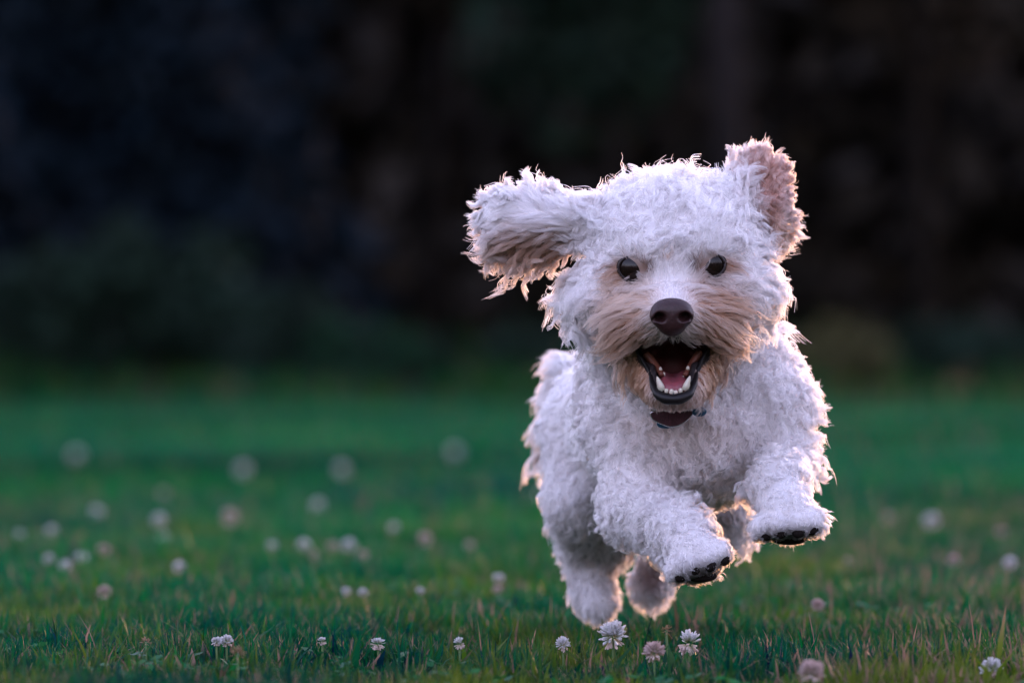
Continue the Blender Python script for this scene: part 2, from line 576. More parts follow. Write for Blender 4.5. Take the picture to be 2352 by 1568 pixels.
tree('broadleaf_tree', px_x(2120, 52), 52, 12, 2.2, 1.2, LEAF_DARK, 10000, 'dark brown tree beyond the empty lawn beside the dog', 'tree', G_T, 16)
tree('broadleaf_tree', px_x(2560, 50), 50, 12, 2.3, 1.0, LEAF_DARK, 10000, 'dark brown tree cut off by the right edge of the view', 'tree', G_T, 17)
tree('shrub', px_x(330, 40), 40, 1.25, 1.5, 0.0, LEAF_DEEP, 7000, 'broad dark green shrub at the foot of the spruce', 'shrub', G_S, 21, trunk_r=0.05, leaf=0.09, flat=0.6)
tree('shrub', px_x(640, 39), 39, 0.85, 0.85, 0.0, LEAF_DEEP, 5000, 'low dark green shrub next to the small rounded one', 'shrub', G_S, 22, trunk_r=0.05, leaf=0.08, flat=0.6)
tree('shrub', px_x(850, 38.5), 38.5, 0.6, 0.6, 0.0, LEAF_GREEN, 4000, 'small rounded green shrub between the dark shrubs and the dog', 'shrub', G_S, 23, trunk_r=0.03, leaf=0.06, flat=0.8)
tree('shrub', px_x(1120, 41), 41, 0.55, 0.9, 0.0, LEAF_DEEP, 4000, 'low dark shrub behind the outstretched ear and tail of the dog', 'shrub', G_S, 24, trunk_r=0.04, leaf=0.07, flat=0.6)
tree('shrub', px_x(1930, 42), 42, 0.62, 0.45, 0.0, LEAF_OLIVE, 2500, 'small olive yellow shrub beyond the shoulder of the dog', 'shrub', G_S, 25, trunk_r=0.03, leaf=0.06, flat=0.8)
tree('shrub', px_x(2250, 41), 41, 0.6, 1.1, 0.0, LEAF_DEEP, 4500, 'low dark shrub at the far end of the lawn past the olive shrub', 'shrub', G_S, 26, trunk_r=0.04, leaf=0.07, flat=0.6)


# ================================================================== DOG
# ---- signed-distance modelling in (u, v, w) pixel space
class Field:
    def __init__(self, lo, hi, vox):
        self.lo = np.array(lo, float); self.vox = vox
        self.n = np.ceil((np.array(hi) - self.lo) / vox).astype(int)
        self.a = np.full(self.n, 90.0, dtype=np.float32)

    def _sub(self, lo, hi):
        i0 = np.maximum(((np.array(lo) - self.lo) / self.vox).astype(int), 0)
        i1 = np.minimum(((np.array(hi) - self.lo) / self.vox).astype(int) + 2, self.n)
        sl = tuple(slice(a, b) for a, b in zip(i0, i1))
        ax = [self.lo[k] + self.vox * np.arange(i0[k], i1[k]) for k in range(3)]
        return sl, np.stack(np.meshgrid(*ax, indexing='ij'), -1)

    def _merge(self, sl, d, k, sub):
        a = self.a[sl]
        if sub:
            h = np.maximum(k - np.abs(a + d), 0) / k
            self.a[sl] = np.maximum(a, -d) + h * h * k / 4
        else:
            h = np.maximum(k - np.abs(a - d), 0) / k
            self.a[sl] = np.minimum(a, d) - h * h * k / 4

    def cap(self, a, b, ra, rb, k=40, sub=False):
        a = np.array(a, float); b = np.array(b, float)
        m = max(ra, rb) + 60
        sl, g = self._sub(np.minimum(a, b) - m, np.maximum(a, b) + m)
        ab = b - a
        t = np.clip(((g - a) @ ab) / max(ab @ ab, 1e-6), 0, 1)
        d = np.linalg.norm(g - a - t[..., None] * ab, axis=-1) - (ra + (rb - ra) * t)
        self._merge(sl, d, k, sub)

    def ell(self, c, r, k=40, axes=None, sub=False):
        c = np.array(c, float); r = np.array(r, float)
        m = r.max() + 60
        sl, g = self._sub(c - m, c + m)
        q = g - c
        if axes is not None:
            q = q @ np.array(axes, float).T
        k0 = np.linalg.norm(q / r, axis=-1)
        k1 = np.maximum(np.linalg.norm(q / (r * r), axis=-1), 1e-6)
        self._merge(sl, k0 * (k0 - 1) / k1, k, sub)

    def sample(self, p):
        q = np.clip((np.asarray(p, float) - self.lo) / self.vox, 0, self.n - 1.001)
        i = q.astype(int); f = q - i
        out = 0
        for dx in (0, 1):
            for dy in (0, 1):
                for dz in (0, 1):
                    wt = (f[..., 0] if dx else 1 - f[..., 0]) * (f[..., 1] if dy else 1 - f[..., 1]) * (f[..., 2] if dz else 1 - f[..., 2])
                    out = out + wt * self.a[i[..., 0] + dx, i[..., 1] + dy, i[..., 2] + dz]
        return out

    def grad(self, p):
        e = self.vox
        p = np.asarray(p, float)
        return unit(np.stack([self.sample(p + d) - self.sample(p - d) for d in np.eye(3) * e], -1))

    def front(self, u, v):
        """depth w at which the line of sight through (u, v) meets the surface"""
        ws = np.arange(self.lo[2], self.lo[2] + self.vox * (self.n[2] - 2), 2.0)
        d = self.sample(np.stack([np.full_like(ws, u), np.full_like(ws, v), ws], -1))
        hit = np.nonzero(d < 0)[0]
        return ws[hit[0]] if len(hit) else 0.0

    def mesh(self):
        g = vdb.FloatGrid(90.0)
        g.copyFromArray(np.ascontiguousarray(self.a))
        pts, quads = g.convertToQuads(0.0)
        return pts * self.vox + self.lo, quads[:, ::-1]


def frame(long_axis, normal):
    x = unit(np.array(long_axis, float)); n = np.array(normal, float)
    n = unit(n - (n @ x) * x)
    return [x, np.cross(n, x), n]


B = Field((1110, 330, -330), (1960, 1500, 1480), 6.0)
# skull, cheeks, muzzle
B.ell((1546, 586, 90), (187, 178, 172))
B.ell((1392, 690, 70), (82, 88, 110), 60)
B.ell((1692, 680, 70), (74, 86, 110), 60)
B.ell((1497, 560, -10), (60, 45, 70), 40)
B.ell((1600, 555, -10), (60, 45, 70), 40)
B.ell((1668, 460, 120), (48, 36, 46), 40)
B.ell((1545, 718, -115), (84, 66, 108), 45)
B.ell((1470, 742, -72), (72, 56, 92), 40)
B.ell((1620, 738, -72), (72, 56, 92), 40)
# lower jaw
B.cap((1545, 790, 40), (1546, 890, -98), 92, 42, 40)
B.cap((1470, 800, 20), (1520, 895, -80), 48, 40, 40)
B.cap((1620, 795, 20), (1576, 895, -80), 48, 40, 40)
# neck, chest, trunk
B.cap((1547, 730, 190), (1585, 900, 380), 160, 180, 90)
B.ell((1597, 985, 320), (212, 150, 200), 90)
B.ell((1750, 905, 340), (75, 135, 150), 70)
B.ell((1425, 905, 370), (78, 140, 160), 70)
B.cap((1560, 975, 420), (1410, 965, 1100), 185, 122, 90)
B.ell((1400, 985, 1090), (125, 130, 130), 70)
# dog's right foreleg (left in view) and paw
B.cap((1450, 985, 270), (1462, 1165, 190), 82, 68, 60)
B.cap((1462, 1165, 190), (1568, 1228, -10), 66, 56, 40)
B.cap((1568, 1228, -10), (1602, 1280, -100), 56, 60, 40)
for q in ((1556, 1308, -125), (1588, 1300, -150), (1624, 1288, -152), (1654, 1268, -130)):
    B.ell(q, (25, 28, 34), 16)
# dog's left foreleg and paw
B.cap((1772, 930, 270), (1812, 1065, 240), 80, 50, 60)
B.cap((1812, 1065, 240), (1788, 1110, 30), 50, 52, 40)
B.cap((1788, 1110, 30), (1810, 1185, -90), 52, 60, 40)
for q in ((1752, 1212, -115), (1790, 1208, -142), (1834, 1204, -142), (1868, 1200, -115)):
    B.ell(q, (27, 30, 34), 16)
# hind legs
B.cap((1365, 1000, 1080), (1325, 1160, 990), 100, 66, 60)
B.cap((1325, 1150, 990), (1338, 1262, 1230), 64, 44, 40)
B.cap((1338, 1262, 1230), (1366, 1362, 1190), 44, 40, 30)
B.cap((1366, 1362, 1190), (1378, 1394, 1130), 42, 34, 30)
B.cap((1500, 1020, 1060), (1655, 1160, 930), 110, 62, 60)
B.cap((1655, 1160, 930), (1690, 1222, 1000), 56, 34, 40)
B.cap((1600, 1130, 1000), (1530, 1260, 1240), 64, 46, 40)
B.cap((1530, 1260, 1240), (1496, 1342, 1230), 44, 36, 30)
B.ell((1494, 1344, 1215), (38, 42, 50), 30)
B.cap((1450, 1060, 960), (1402, 1260, 1190), 70, 40, 40)
# mouth opening (cut into the same body)
M = Field((1380, 740, -330), (1700, 980, 80), 6.0)
M.cap((1490, 812, -330), (1492, 815, -40), 24, 20, 20)
M.cap((1604, 808, -330), (1602, 812, -40), 24, 20, 20)
M.cap((1546, 815, -330), (1546, 818, -10), 34, 30, 25)
M.cap((1546, 850, -330), (1546, 845, -20), 44, 34, 25)
M.cap((1546, 878, -330), (1546, 868, -40), 38, 26, 25)
sl0 = np.round((M.lo - B.lo) / 6.0).astype(int)
sl = tuple(slice(a, a + b) for a, b in zip(sl0, M.n))
B.a[sl] = np.maximum(B.a[sl], -M.a)

# ears and tail: thin shapes rooted in the body
EL = Field((1060, 360, -60), (1420, 680, 330), 5.0)
EL.ell((1222, 480, 128), (104, 50, 16), 24, frame((-1, 0.02, 0.1), (0, -0.62, -0.78)))
EL.ell((1166, 508, 122), (58, 58, 15), 24)
EL.ell((1228, 556, 124), (100, 56, 14), 24, frame((-1, 0.12, 0.1), (0.05, 0.66, -0.75)))
EL.cap((1330, 500, 110), (1390, 520, 110), 40, 50, 30)
ER = Field((1600, 290, -40), (1860, 640, 360), 5.0)
ER.ell((1738, 440, 190), (80, 58, 18), 22, frame((0.1, -1, 0.05), (-0.35, 0, -0.94)))
ER.ell((1744, 392, 192), (58, 36, 17), 20)
ER.ell((1785, 486, 170), (86, 30, 16), 22, frame((0.1, -1, 0.15), (-0.75, 0, -0.66)))
ER.cap((1718, 490, 150), (1690, 520, 130), 44, 50, 30)
T = Field((1150, 780, 950), (1420, 1140, 1480), 5.0)
tp = [(1385, 905, 1190), (1335, 858, 1270), (1282, 850, 1330), (1258, 900, 1360), (1262, 955, 1370), (1240, 1000, 1380), (1226, 1040, 1380)]
tp = [(a + 24, b, c) for a, b, c in tp]
tr = [34, 28, 25, 24, 24, 22, 14]
for i in range(len(tp) - 1):
    T.cap(tp[i], tp[i + 1], tr[i], tr[i + 1], 20)

DOG = empty('dog', (float(px_x(1545, 4.4)), 4.4, 0.0))
tag(DOG, 'small fluffy white dog bounding over the lawn with open mouth and flying ears', 'dog')
BASE = np.array(DOG.location)


def L_(p):
    return W(p) - BASE


# skin / fur colour, with some shade and backlit glow painted in: soft patches (centre, radius, colour, strength)
WHITE = np.array([0.77, 0.71, 0.705])
TAN = (0.32, 0.138, 0.060)
PEACH = (0.50, 0.30, 0.185)
BROWN = (0.24, 0.12, 0.07)
DARK = (0.06, 0.035, 0.03)
PATCH = [
    ((1440, 740, -100), (100, 84, 150), PEACH, 0.6), ((1652, 735, -100), (100, 90, 150), PEACH, 0.6),
    ((1448, 756, -100), (74, 64, 140), TAN, 0.85), ((1648, 748, -100), (78, 76, 140), TAN, 0.88),
    ((1468, 688, -110), (64, 36, 110), PEACH, 0.85), ((1630, 682, -110), (70, 40, 110), TAN, 0.85),
    ((1425, 835, -20), (80, 70, 140), TAN, 0.95), ((1668, 822, -20), (80, 72, 140), TAN, 0.95),
    ((1546, 940, -90), (90, 40, 120), TAN, 0.85), ((1478, 880, -60), (44, 66, 110), TAN, 0.95), ((1622, 875, -60), (44, 66, 110), TAN, 0.95),
    ((1545, 792, -180), (34, 24, 60), WHITE, 0.9),
    ((1418, 622, -40), (26, 22, 60), TAN, 0.9), ((1408, 650, -30), (24, 26, 60), PEACH, 0.8), ((1676, 610, -40), (26, 20, 60), TAN, 0.9),
    ((1486, 612, -70), (16, 16, 60), DARK, 0.9), ((1601, 607, -70), (16, 16, 60), DARK, 0.9),
    ((1448, 617, -60), (42, 32, 80), BROWN, 0.9), ((1638, 610, -60), (40, 30, 80), BROWN, 0.9),
    ((1530, 590, -90), (16, 8, 40), PEACH, 0.7),
    ((1205, 568, 110), (120, 52, 90), TAN, 0.9), ((1265, 560, 110), (64, 36, 90), BROWN, 0.85), ((1285, 615, 120), (60, 40, 90), (0.72, 0.42, 0.25), 0.6),  # last patch: backlit glow of the lower ear edge put into the colour
    ((1764, 505, 150), (46, 60, 90), (0.22, 0.10, 0.06), 0.95), ((1768, 400, 180), (72, 110, 120), (0.46, 0.215, 0.155), 0.94), ((1800, 560, 140), (34, 50, 90), (0.72, 0.45, 0.30), 0.7),  # pink and orange: light through the ear put into the fur colour
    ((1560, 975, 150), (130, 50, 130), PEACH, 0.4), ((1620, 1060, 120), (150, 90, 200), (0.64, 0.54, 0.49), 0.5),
    ((1614, 1322, -140), (68, 44, 90), (0.045, 0.03, 0.026), 0.98), ((1814, 1238, -130), (80, 38, 90), (0.045, 0.03, 0.026), 0.98),  # forepaw undersides: shade around the dark pads painted into the fur
    ((1500, 1230, 60), (170, 130, 260), (0.62, 0.575, 0.57), 0.7), ((1815, 1130, 60), (130, 130, 260), (0.62, 0.575, 0.57), 0.7),  # forelegs greyed: shade of the lower body put into the fur colour
    ((1350, 1270, 1100), (150, 230, 300), (0.52, 0.48, 0.475), 0.85), ((1620, 1160, 900), (110, 130, 300), (0.34, 0.28, 0.26), 0.9),  # hind leg and inner thigh shade painted as darker fur
    ((1215, 1040, 1380), (50, 70, 150), (0.66, 0.42, 0.27), 0.7), ((1232, 940, 1380), (40, 60, 150), PEACH, 0.5),
    ((1497, 1330, 1180), (38, 42, 90), (0.16, 0.09, 0.08), 0.95),
]


def pigment_shade(p):
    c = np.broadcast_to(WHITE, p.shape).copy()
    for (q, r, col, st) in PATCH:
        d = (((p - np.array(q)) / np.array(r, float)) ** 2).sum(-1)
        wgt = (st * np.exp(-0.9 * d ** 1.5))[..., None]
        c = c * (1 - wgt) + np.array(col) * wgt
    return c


def skin_material():
    m, n, l, b = mat_new('dog_skin')
    a = attr_color(n)
    l.new(a.outputs['Color'], b.inputs['Base Color'])
    b.inputs['Roughness'].default_value = 0.6
    b.inputs['Specular IOR Level'].default_value = 0.3
    return m


SKIN = skin_material()


def fur_material():
    m = bpy.data.materials.new('dog_fur')
    m.use_nodes = True
    n, l = m.node_tree.nodes, m.node_tree.links
    n.remove(n['Principled BSDF'])
    a = attr_color(n, 'fur_color')
    h = n.new('ShaderNodeBsdfHairPrincipled')
    h.parametrization = 'COLOR'
    l.new(a.outputs['Color'], h.inputs['Color'])
    h.inputs['Roughness'].default_value = 0.42
    h.inputs['Radial Roughness'].default_value = 0.55
    h.inputs['Random Roughness'].default_value = 0.2
    df = n.new('ShaderNodeBsdfDiffuse')
    l.new(a.outputs['Color'], df.inputs['Color'])
    mx = n.new('ShaderNodeMixShader'); mx.inputs[0].default_value = 0.35
    l.new(h.outputs[0], mx.inputs[1]); l.new(df.outputs[0], mx.inputs[2])
    l.new(mx.outputs[0], n['Material Output'].inputs['Surface'])
    return m


FUR = fur_material()

# ---- fur grooming: control points (where, comb direction, length, lift, curl, reach)
GROOM = [
    # head
    ((1545, 545, -70), (0, -1, 0.3), 60, .52, 11, 60), ((1545, 430, 40), (0, -0.7, 0.6), 62, .52, 13, 80),
    ((1430, 460, 40), (-.5, -.7, .4), 56, .48, 13, 70), ((1660, 455, 40), (.5, -.7, .4), 56, .48, 13, 70),
    ((1640, 400, 110), (.6, -.75, .1), 74, .5, 6, 45), ((1385, 440, 130), (-.6, -.75, .2), 58, .5, 9, 36),
    ((1372, 540, 20), (-.9, -.2, .3), 66, .52, 12, 60), ((1712, 540, 20), (.9, -.2, .3), 62, .52, 12, 60),
    ((1330, 680, 50), (-.6, .6, .2), 68, .52, 11, 60), ((1750, 670, 50), (.7, .5, .2), 64, .52, 11, 60),
    ((1400, 690, -30), (-.8, .5, .2), 55, .55, 7, 45), ((1690, 680, -30), (.8, .5, .2), 55, .55, 7, 45),
    ((1350, 765, 50), (-.2, .95, -.1), 88, .28, 7, 50), ((1730, 750, 50), (.3, .9, -.1), 80, .32, 7, 50),
    ((1420, 800, 20), (-.25, .95, -.1), 84, .28, 6, 45), ((1680, 790, 20), (.25, .95, -.1), 80, .28, 6, 45),
    ((1545, 625, -100), (0, -1, .2), 24, .30, 1, 40), ((1545, 580, -90), (0, -1, .2), 36, .45, 4, 35),
    ((1450, 568, -80), (-.3, -.6, -.5), 32, .60, 3, 32), ((1640, 561, -80), (.3, -.6, -.5), 32, .60, 3, 32),
    ((1400, 620, -50), (-.9, .2, .2), 40, .35, 3, 32), ((1690, 610, -50), (.9, .2, .2), 40, .35, 3, 32),
    ((1492, 606, -80), (.45, -.85, .1), 26, .34, 1, 16), ((1597, 600, -80), (-.45, -.85, .1), 26, .34, 1, 16), ((1455, 648, -80), (-.5, .5, .2), 18, .25, 1, 16), ((1634, 640, -80), (.5, .5, .2), 18, .25, 1, 16), ((1450, 588, -70), (-.1, .35, -.9), 21, .45, 2, 15), ((1638, 581, -70), (.1, .35, -.9), 21, .45, 2, 15),
    ((1543, 672, -190), (0, -.9, .5), 20, .25, 1, 30),
    ((1497, 664, -150), (-.75, -.55, .1), 46, .42, 2, 28), ((1592, 660, -150), (.75, -.6, .1), 50, .45, 2, 28),
    ((1462, 705, -130), (-.95, -.05, .2), 82, .42, 3, 32), ((1628, 700, -130), (.95, -.05, .2), 84, .42, 3, 32),
    ((1450, 750, -120), (-.8, .55, .2), 88, .40, 4, 34), ((1640, 745, -120), (.8, .55, .2), 88, .40, 4, 34),
    ((1490, 738, -190), (-.8, .5, .3), 40, .25, 1, 24), ((1598, 735, -190), (.8, .5, .3), 40, .25, 1, 24),
    ((1495, 775, -160), (-.5, .8, .2), 26, .25, 1, 22), ((1595, 772, -160), (.5, .8, .2), 26, .25, 1, 22),
    ((1545, 780, -205), (0, .9, .2), 12, .25, 0, 26),
    ((1470, 850, -60), (-.5, .8, .3), 36, .22, 3, 30), ((1622, 845, -60), (.5, .8, .3), 36, .22, 3, 30),
    ((1500, 915, -110), (-.3, .9, .3), 22, .2, 1, 28), ((1592, 912, -110), (.3, .9, .3), 22, .2, 1, 28),
    ((1546, 940, -110), (0, .8, .6), 12, .2, 0, 40),
    # chest, shoulders, trunk
    ((1500, 970, 180), (-.3, .9, 0), 52, .42, 12, 60), ((1600, 990, 120), (0, .95, 0), 50, .40, 12, 60), ((1700, 960, 180), (.3, .9, 0), 52, .42, 12, 60),
    ((1600, 1090, 130), (0, .9, .1), 52, .40, 13, 70), ((1400, 930, 250), (-.3, .9, .2), 42, .5, 11, 80), ((1810, 900, 250), (.5, .8, .2), 42, .55, 11, 80),
    ((1400, 1080, 250), (-.2, .9, .2), 32, .5, 7, 60), ((1400, 950, 700), (-.2, .5, .8), 34, .5, 7, 120), ((1600, 1150, 500), (0, .5, .8), 34, .4, 7, 120),
    ((1330, 980, 1000), (-.4, .8, .3), 34, .5, 7, 100), ((1450, 860, 900), (0, -.3, .9), 34, .5, 7, 120),
    # forelegs and paws
    ((1440, 1180, 150), (-.2, .9, -.1), 36, .6, 11, 60), ((1540, 1210, -20), (.5, .6, -.5), 36, .6, 11, 50), ((1520, 1270, 0), (0, 1, 0), 34, .5, 11, 40),
    ((1590, 1260, -120), (.3, .35, -.8), 20, .5, 5, 34), ((1650, 1250, -120), (.8, .1, -.5), 20, .5, 4, 34), ((1545, 1310, -110), (-.7, .5, -.4), 20, .45, 3, 30), ((1600, 1300, -150), (.1, .1, -.9), 11, .5, 1, 26), ((1640, 1290, -150), (.2, .1, -.9), 11, .5, 1, 26), ((1610, 1345, -120), (.1, .5, -.8), 8, .4, 0, 26),
    ((1860, 1060, 230), (.5, .8, .2), 38, .6, 11, 50), ((1780, 1090, 0), (0, .8, -.4), 36, .6, 11, 45), ((1740, 1120, 20), (-.5, .8, 0), 36, .55, 11, 40),
    ((1800, 1170, -120), (.1, .35, -.8), 20, .5, 5, 34), ((1780, 1212, -145), (0, .1, -.9), 11, .5, 1, 26), ((1840, 1210, -145), (0, .1, -.9), 11, .5, 1, 26), ((1812, 1250, -120), (0, .5, -.8), 8, .4, 0, 28), ((1740, 1190, -90), (-.7, .5, -.2), 22, .5, 4, 34), ((1880, 1190, -90), (.7, .5, -.2), 22, .5, 4, 34),
    # hind legs
    ((1290, 1150, 1000), (-.3, .9, .1), 32, .5, 7, 80), ((1340, 1280, 1150), (-.1, .9, 0), 30, .5, 6, 70), ((1380, 1400, 1150), (0, .8, -.4), 24, .5, 4, 50),
    ((1650, 1170, 900), (.4, .8, -.1), 38, .5, 6, 70), ((1490, 1350, 1200), (.1, .8, -.3), 28, .5, 4, 60),
    # left ear: top half swept up and out, lower half down and out
    ((1320, 450, 110), (-.5, -.8, 0), 48, .45, 6, 34), ((1250, 430, 110), (-.4, -.9, .1), 60, .4, 12, 40), ((1170, 425, 120), (-.6, -.8, .1), 56, .45, 12, 40), ((1110, 460, 120), (-.95, -.2, .1), 34, .5, 8, 34), ((1105, 515, 110), (-.9, .35, .1), 34, .4, 7, 34),
    ((1290, 510, 90), (-.95, -.1, 0), 78, .22, 2, 36), ((1200, 500, 100), (-.9, -.35, 0), 66, .25, 3, 40),
    ((1290, 560, 100), (-.85, .35, .1), 72, .18, 2, 32), ((1220, 560, 100), (-.75, .5, .1), 70, .2, 3, 36), ((1150, 550, 110), (-.7, .6, .1), 42, .35, 6, 36),
    ((1270, 600, 120), (-.35, .9, .1), 80, .3, 11, 36), ((1190, 590, 120), (-.5, .8, .1), 70, .3, 11, 36),
    # right ear
    ((1720, 380, 160), (-.1, -.9, -.1), 44, .40, 6, 40), ((1760, 335, 180), (.1, -.9, 0), 30, .45, 6, 34), ((1800, 380, 180), (.7, -.5, 0), 30, .45, 7, 34),
    ((1765, 430, 150), (.2, -.9, 0), 34, .25, 4, 36), ((1810, 460, 170), (.8, .2, 0), 30, .45, 7, 34), ((1800, 540, 150), (.7, .6, 0), 50, .40, 8, 34), ((1760, 500, 140), (.5, .3, .2), 26, .2, 2, 28),
    # tail
    ((1330, 830, 1280), (-.8, -.4, .2), 56, .32, 4, 50), ((1260, 860, 1340), (-.6, .6, .2), 60, .32, 4, 50), ((1250, 960, 1360), (-.5, .8, 0), 64, .3, 5, 50), ((1230, 1040, 1370), (-.3, .95, 0), 66, .28, 5, 50),
]
GP = np.array([g[0] for g in GROOM], float); GT = unit(np.array([g[1] for g in GROOM], float))
GL = np.array([g[2] for g in GROOM], float); GF = np.array([g[3] for g in GROOM], float)
GC = np.array([g[4] for g in GROOM], float); GR = np.array([g[5] for g in GROOM], float)


def groom(p):
    T_, L, Fq, C = [], [], [], []
    for a in range(0, len(p), 20000):
        q = p[a:a + 20000]
        d2 = ((q[:, None, :] - GP[None]) ** 2).sum(-1) / (GR[None] * 1.0) ** 2
        w = 1.0 / (d2 + 0.12) ** 2.2
        w /= w.sum(1, keepdims=True)
        T_.append(w @ GT); L.append(w @ GL); Fq.append(w @ GF); C.append(w @ GC)
    return unit(np.concatenate(T_)), np.concatenate(L), np.concatenate(Fq), np.concatenate(C)


# bare places: eyes, nose, mouth, pads
BARE = [((1452, 616, B.front(1453, 616)), (29, 20, 36)), ((1635, 610, B.front(1634, 609)), (27, 18, 36)), ((1543, 727, -240), (46, 38, 70)),
        ((1615, 1334, -150), (34, 14, 80)), ((1814, 1250, -150), (42, 13, 80))] + [((u_, v_, -150), (10, 10, 80)) for u_, v_ in
        ((1562, 1322), (1594, 1306), (1630, 1298), (1662, 1284), (1760, 1226), (1792, 1222), (1834, 1220), (1866, 1214))] + []


def bare(p):
    b = np.zeros(len(p), bool)
    for c, r in BARE:
        b |= (((p - np.array(c)) / np.array(r, float)) ** 2).sum(-1) < 1
    inside = ((p > M.lo + 8) & (p < M.lo + M.n * 6 - 16)).all(-1)
    md = np.full(len(p), 99.0)
    md[inside] = M.sample(p[inside])
    b |= md < 7.5
    return b


def sample_surface(V, Q, n, r, dens=None):
    tri = np.concatenate([Q[:, [0, 1, 2]], Q[:, [0, 2, 3]]])
    a, b, c = V[tri[:, 0]], V[tri[:, 1]], V[tri[:, 2]]
    nn = np.cross(b - a, c - a)
    ar = np.linalg.norm(nn, axis=1)
    wgt = ar * (dens((a + b + c) / 3, unit(nn)) if dens else 1)
    k = r.choice(len(tri), n, p=wgt / wgt.sum())
    u, v = r.random(n), r.random(n)
    fl = u + v > 1
    u[fl], v[fl] = 1 - u[fl], 1 - v[fl]
    return a[k] + u[:, None] * (b[k] - a[k]) + v[:, None] * (c[k] - a[k])


def thin_seeds(p, spacing):
    """keep a spread-out subset, about one per cell"""
    key = np.floor(p / spacing).astype(np.int64)
    _, i = np.unique(key, axis=0, return_index=True)
    return p[i]


def nearest(p, seeds):
    kd = kdtree.KDTree(len(seeds))
    for i, s in enumerate(seeds.tolist()):
        kd.insert(s, i)
    kd.balance()
    return np.array([kd.find(q)[1] for q in p.tolist()], dtype=np.int64)


def make_fur(name, field, V, Q, n, parent, seed, big=48.0, small=18.0, steps=8, width=0.85, lscale=1.0, body=False, lenvar=0.17):
    r = np.random.default_rng(seed)
    dens = lambda c, nn: np.where(nn[:, 2] < 0.15, 1.0, 0.30) * np.where(c[:, 2] > 600, 0.55, 1.0) * np.where(c[:, 1] < 960, 1.25, 1.0)
    P = sample_surface(V, Q, n, r, dens)
    if body:
        P = P[~bare(P)]
    # two levels of locks
    SB = thin_seeds(P[r.permutation(len(P))], small)
    SA = thin_seeds(P[r.permutation(len(P))], big)
    tb, Lb, fb, cb = groom(SB)
    nb = field.grad(SB)
    ib = nearest(SB, SA)
    dA = r.normal(size=(len(SA), 3)); lenA = np.exp(r.normal(0, lenvar, len(SA))); phA = r.random(len(SA)) * 6.283
    t = unit(tb - (tb * nb).sum(-1, keepdims=True) * nb)
    wild = np.clip(cb / 11.0, 0.08, 1.0)[:, None]
    d0 = unit(nb * fb[:, None] + t * (1 - fb[:, None]) + wild * (0.26 * dA[ib] + 0.16 * r.normal(size=(len(SB), 3))))
    d1 = unit(t * 0.9 + nb * (fb - 0.52)[:, None] + np.array([0, 0.22, 0]) + wild * (0.42 * dA[ib] + 0.24 * r.normal(size=(len(SB), 3))))
    L = Lb * lenA[ib] * np.exp(r.normal(0, 0.10, len(SB))) * lscale
    s = np.linspace(0, 1, steps)
    G = np.zeros((len(SB), steps, 3))
    for i in range(1, steps):
        sm = (s[i] + s[i - 1]) / 2
        G[:, i] = G[:, i - 1] + unit(d0 * (1 - sm) + d1 * sm) * (L / (steps - 1))[:, None]
    e1 = unit(np.cross(d0, nb + 0.3 * r.normal(size=nb.shape))); e2 = np.cross(d0, e1)
    ph = phA[ib] + r.normal(0, 0.55, len(SB))
    om = (4.6 + 3.4 * r.random(len(SB))) * np.where(cb > 5.5, 1.2, 1.0) * np.clip(L / 45, 0.9, 1.4) * np.where(r.random(len(SB)) < 0.5, 1, -1)
    for i in range(steps):
        amp = (cb * 1.1 * min(1.0, s[i] * 1.5) ** 1.1)[:, None]
        an = ph + om * s[i]
        G[:, i] += amp * ((np.cos(an) - np.cos(ph))[:, None] * e1 + (np.sin(an) - np.sin(ph))[:, None] * e2) * 0.75
    # strands
    k = nearest(P, SB)
    N = len(P)
    ls = (0.72 + 0.36 * r.random(N))[:, None]
    stray = r.random(N) < 0.035
    ls[stray] *= 1.18
    tight = np.where(stray, 0.15, np.clip(0.44 + 0.032 * cb[k], 0, 0.76) + 0.2 * r.random(N))
    loose = P - SB[k]
    fr = r.normal(size=(N, 3))
    pts = np.zeros((N, steps, 3), dtype=np.float32)
    for i in range(steps):
        c = tight * (s[i] ** 0.8)
        pts[:, i] = SB[k] + G[k, i] * ls + loose * (1 - c)[:, None] + fr * (np.where(stray, 5.0, 1.9) * s[i] ** 1.5)[:, None]
    ck = r.normal(0, 1, len(SB))[k]
    base = pigment_shade(P)
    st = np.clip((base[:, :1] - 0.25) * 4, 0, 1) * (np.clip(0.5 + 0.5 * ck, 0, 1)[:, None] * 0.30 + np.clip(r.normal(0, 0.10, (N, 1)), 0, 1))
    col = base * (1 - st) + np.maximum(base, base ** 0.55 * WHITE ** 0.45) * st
    col = col * (1 + 0.06 * np.clip(ck, -2, 2)[:, None])
    col = col * (1 + r.normal(0, 0.05, (N, 1)))
    col = np.clip(col, 0.01, 0.93)
    rad = width * (0.75 + 0.5 * r.random(N)) * np.where(P[:, 2] > 600, 1.5, 1.0)
    hc = bpy.data.hair_curves.new(name)
    hc.add_curves([steps] * N)
    hc.attributes['position'].data.foreach_set('vector', L_(pts).astype(np.float32).ravel())
    ra = hc.attributes.get('radius') or hc.attributes.new('radius', 'FLOAT', 'POINT')
    prof = (1 - 0.75 * s ** 1.6)
    ra.data.foreach_set('value', (rad[:, None] * prof[None] * S * 0.9).astype(np.float32).ravel())
    ca = hc.attributes.new('fur_color', 'FLOAT_COLOR', 'CURVE')
    cc = np.ones((N, 4), dtype=np.float32); cc[:, :3] = col
    ca.data.foreach_set('color', cc.ravel())
    hc.materials.append(FUR)
    return link_obj(name, hc, parent)


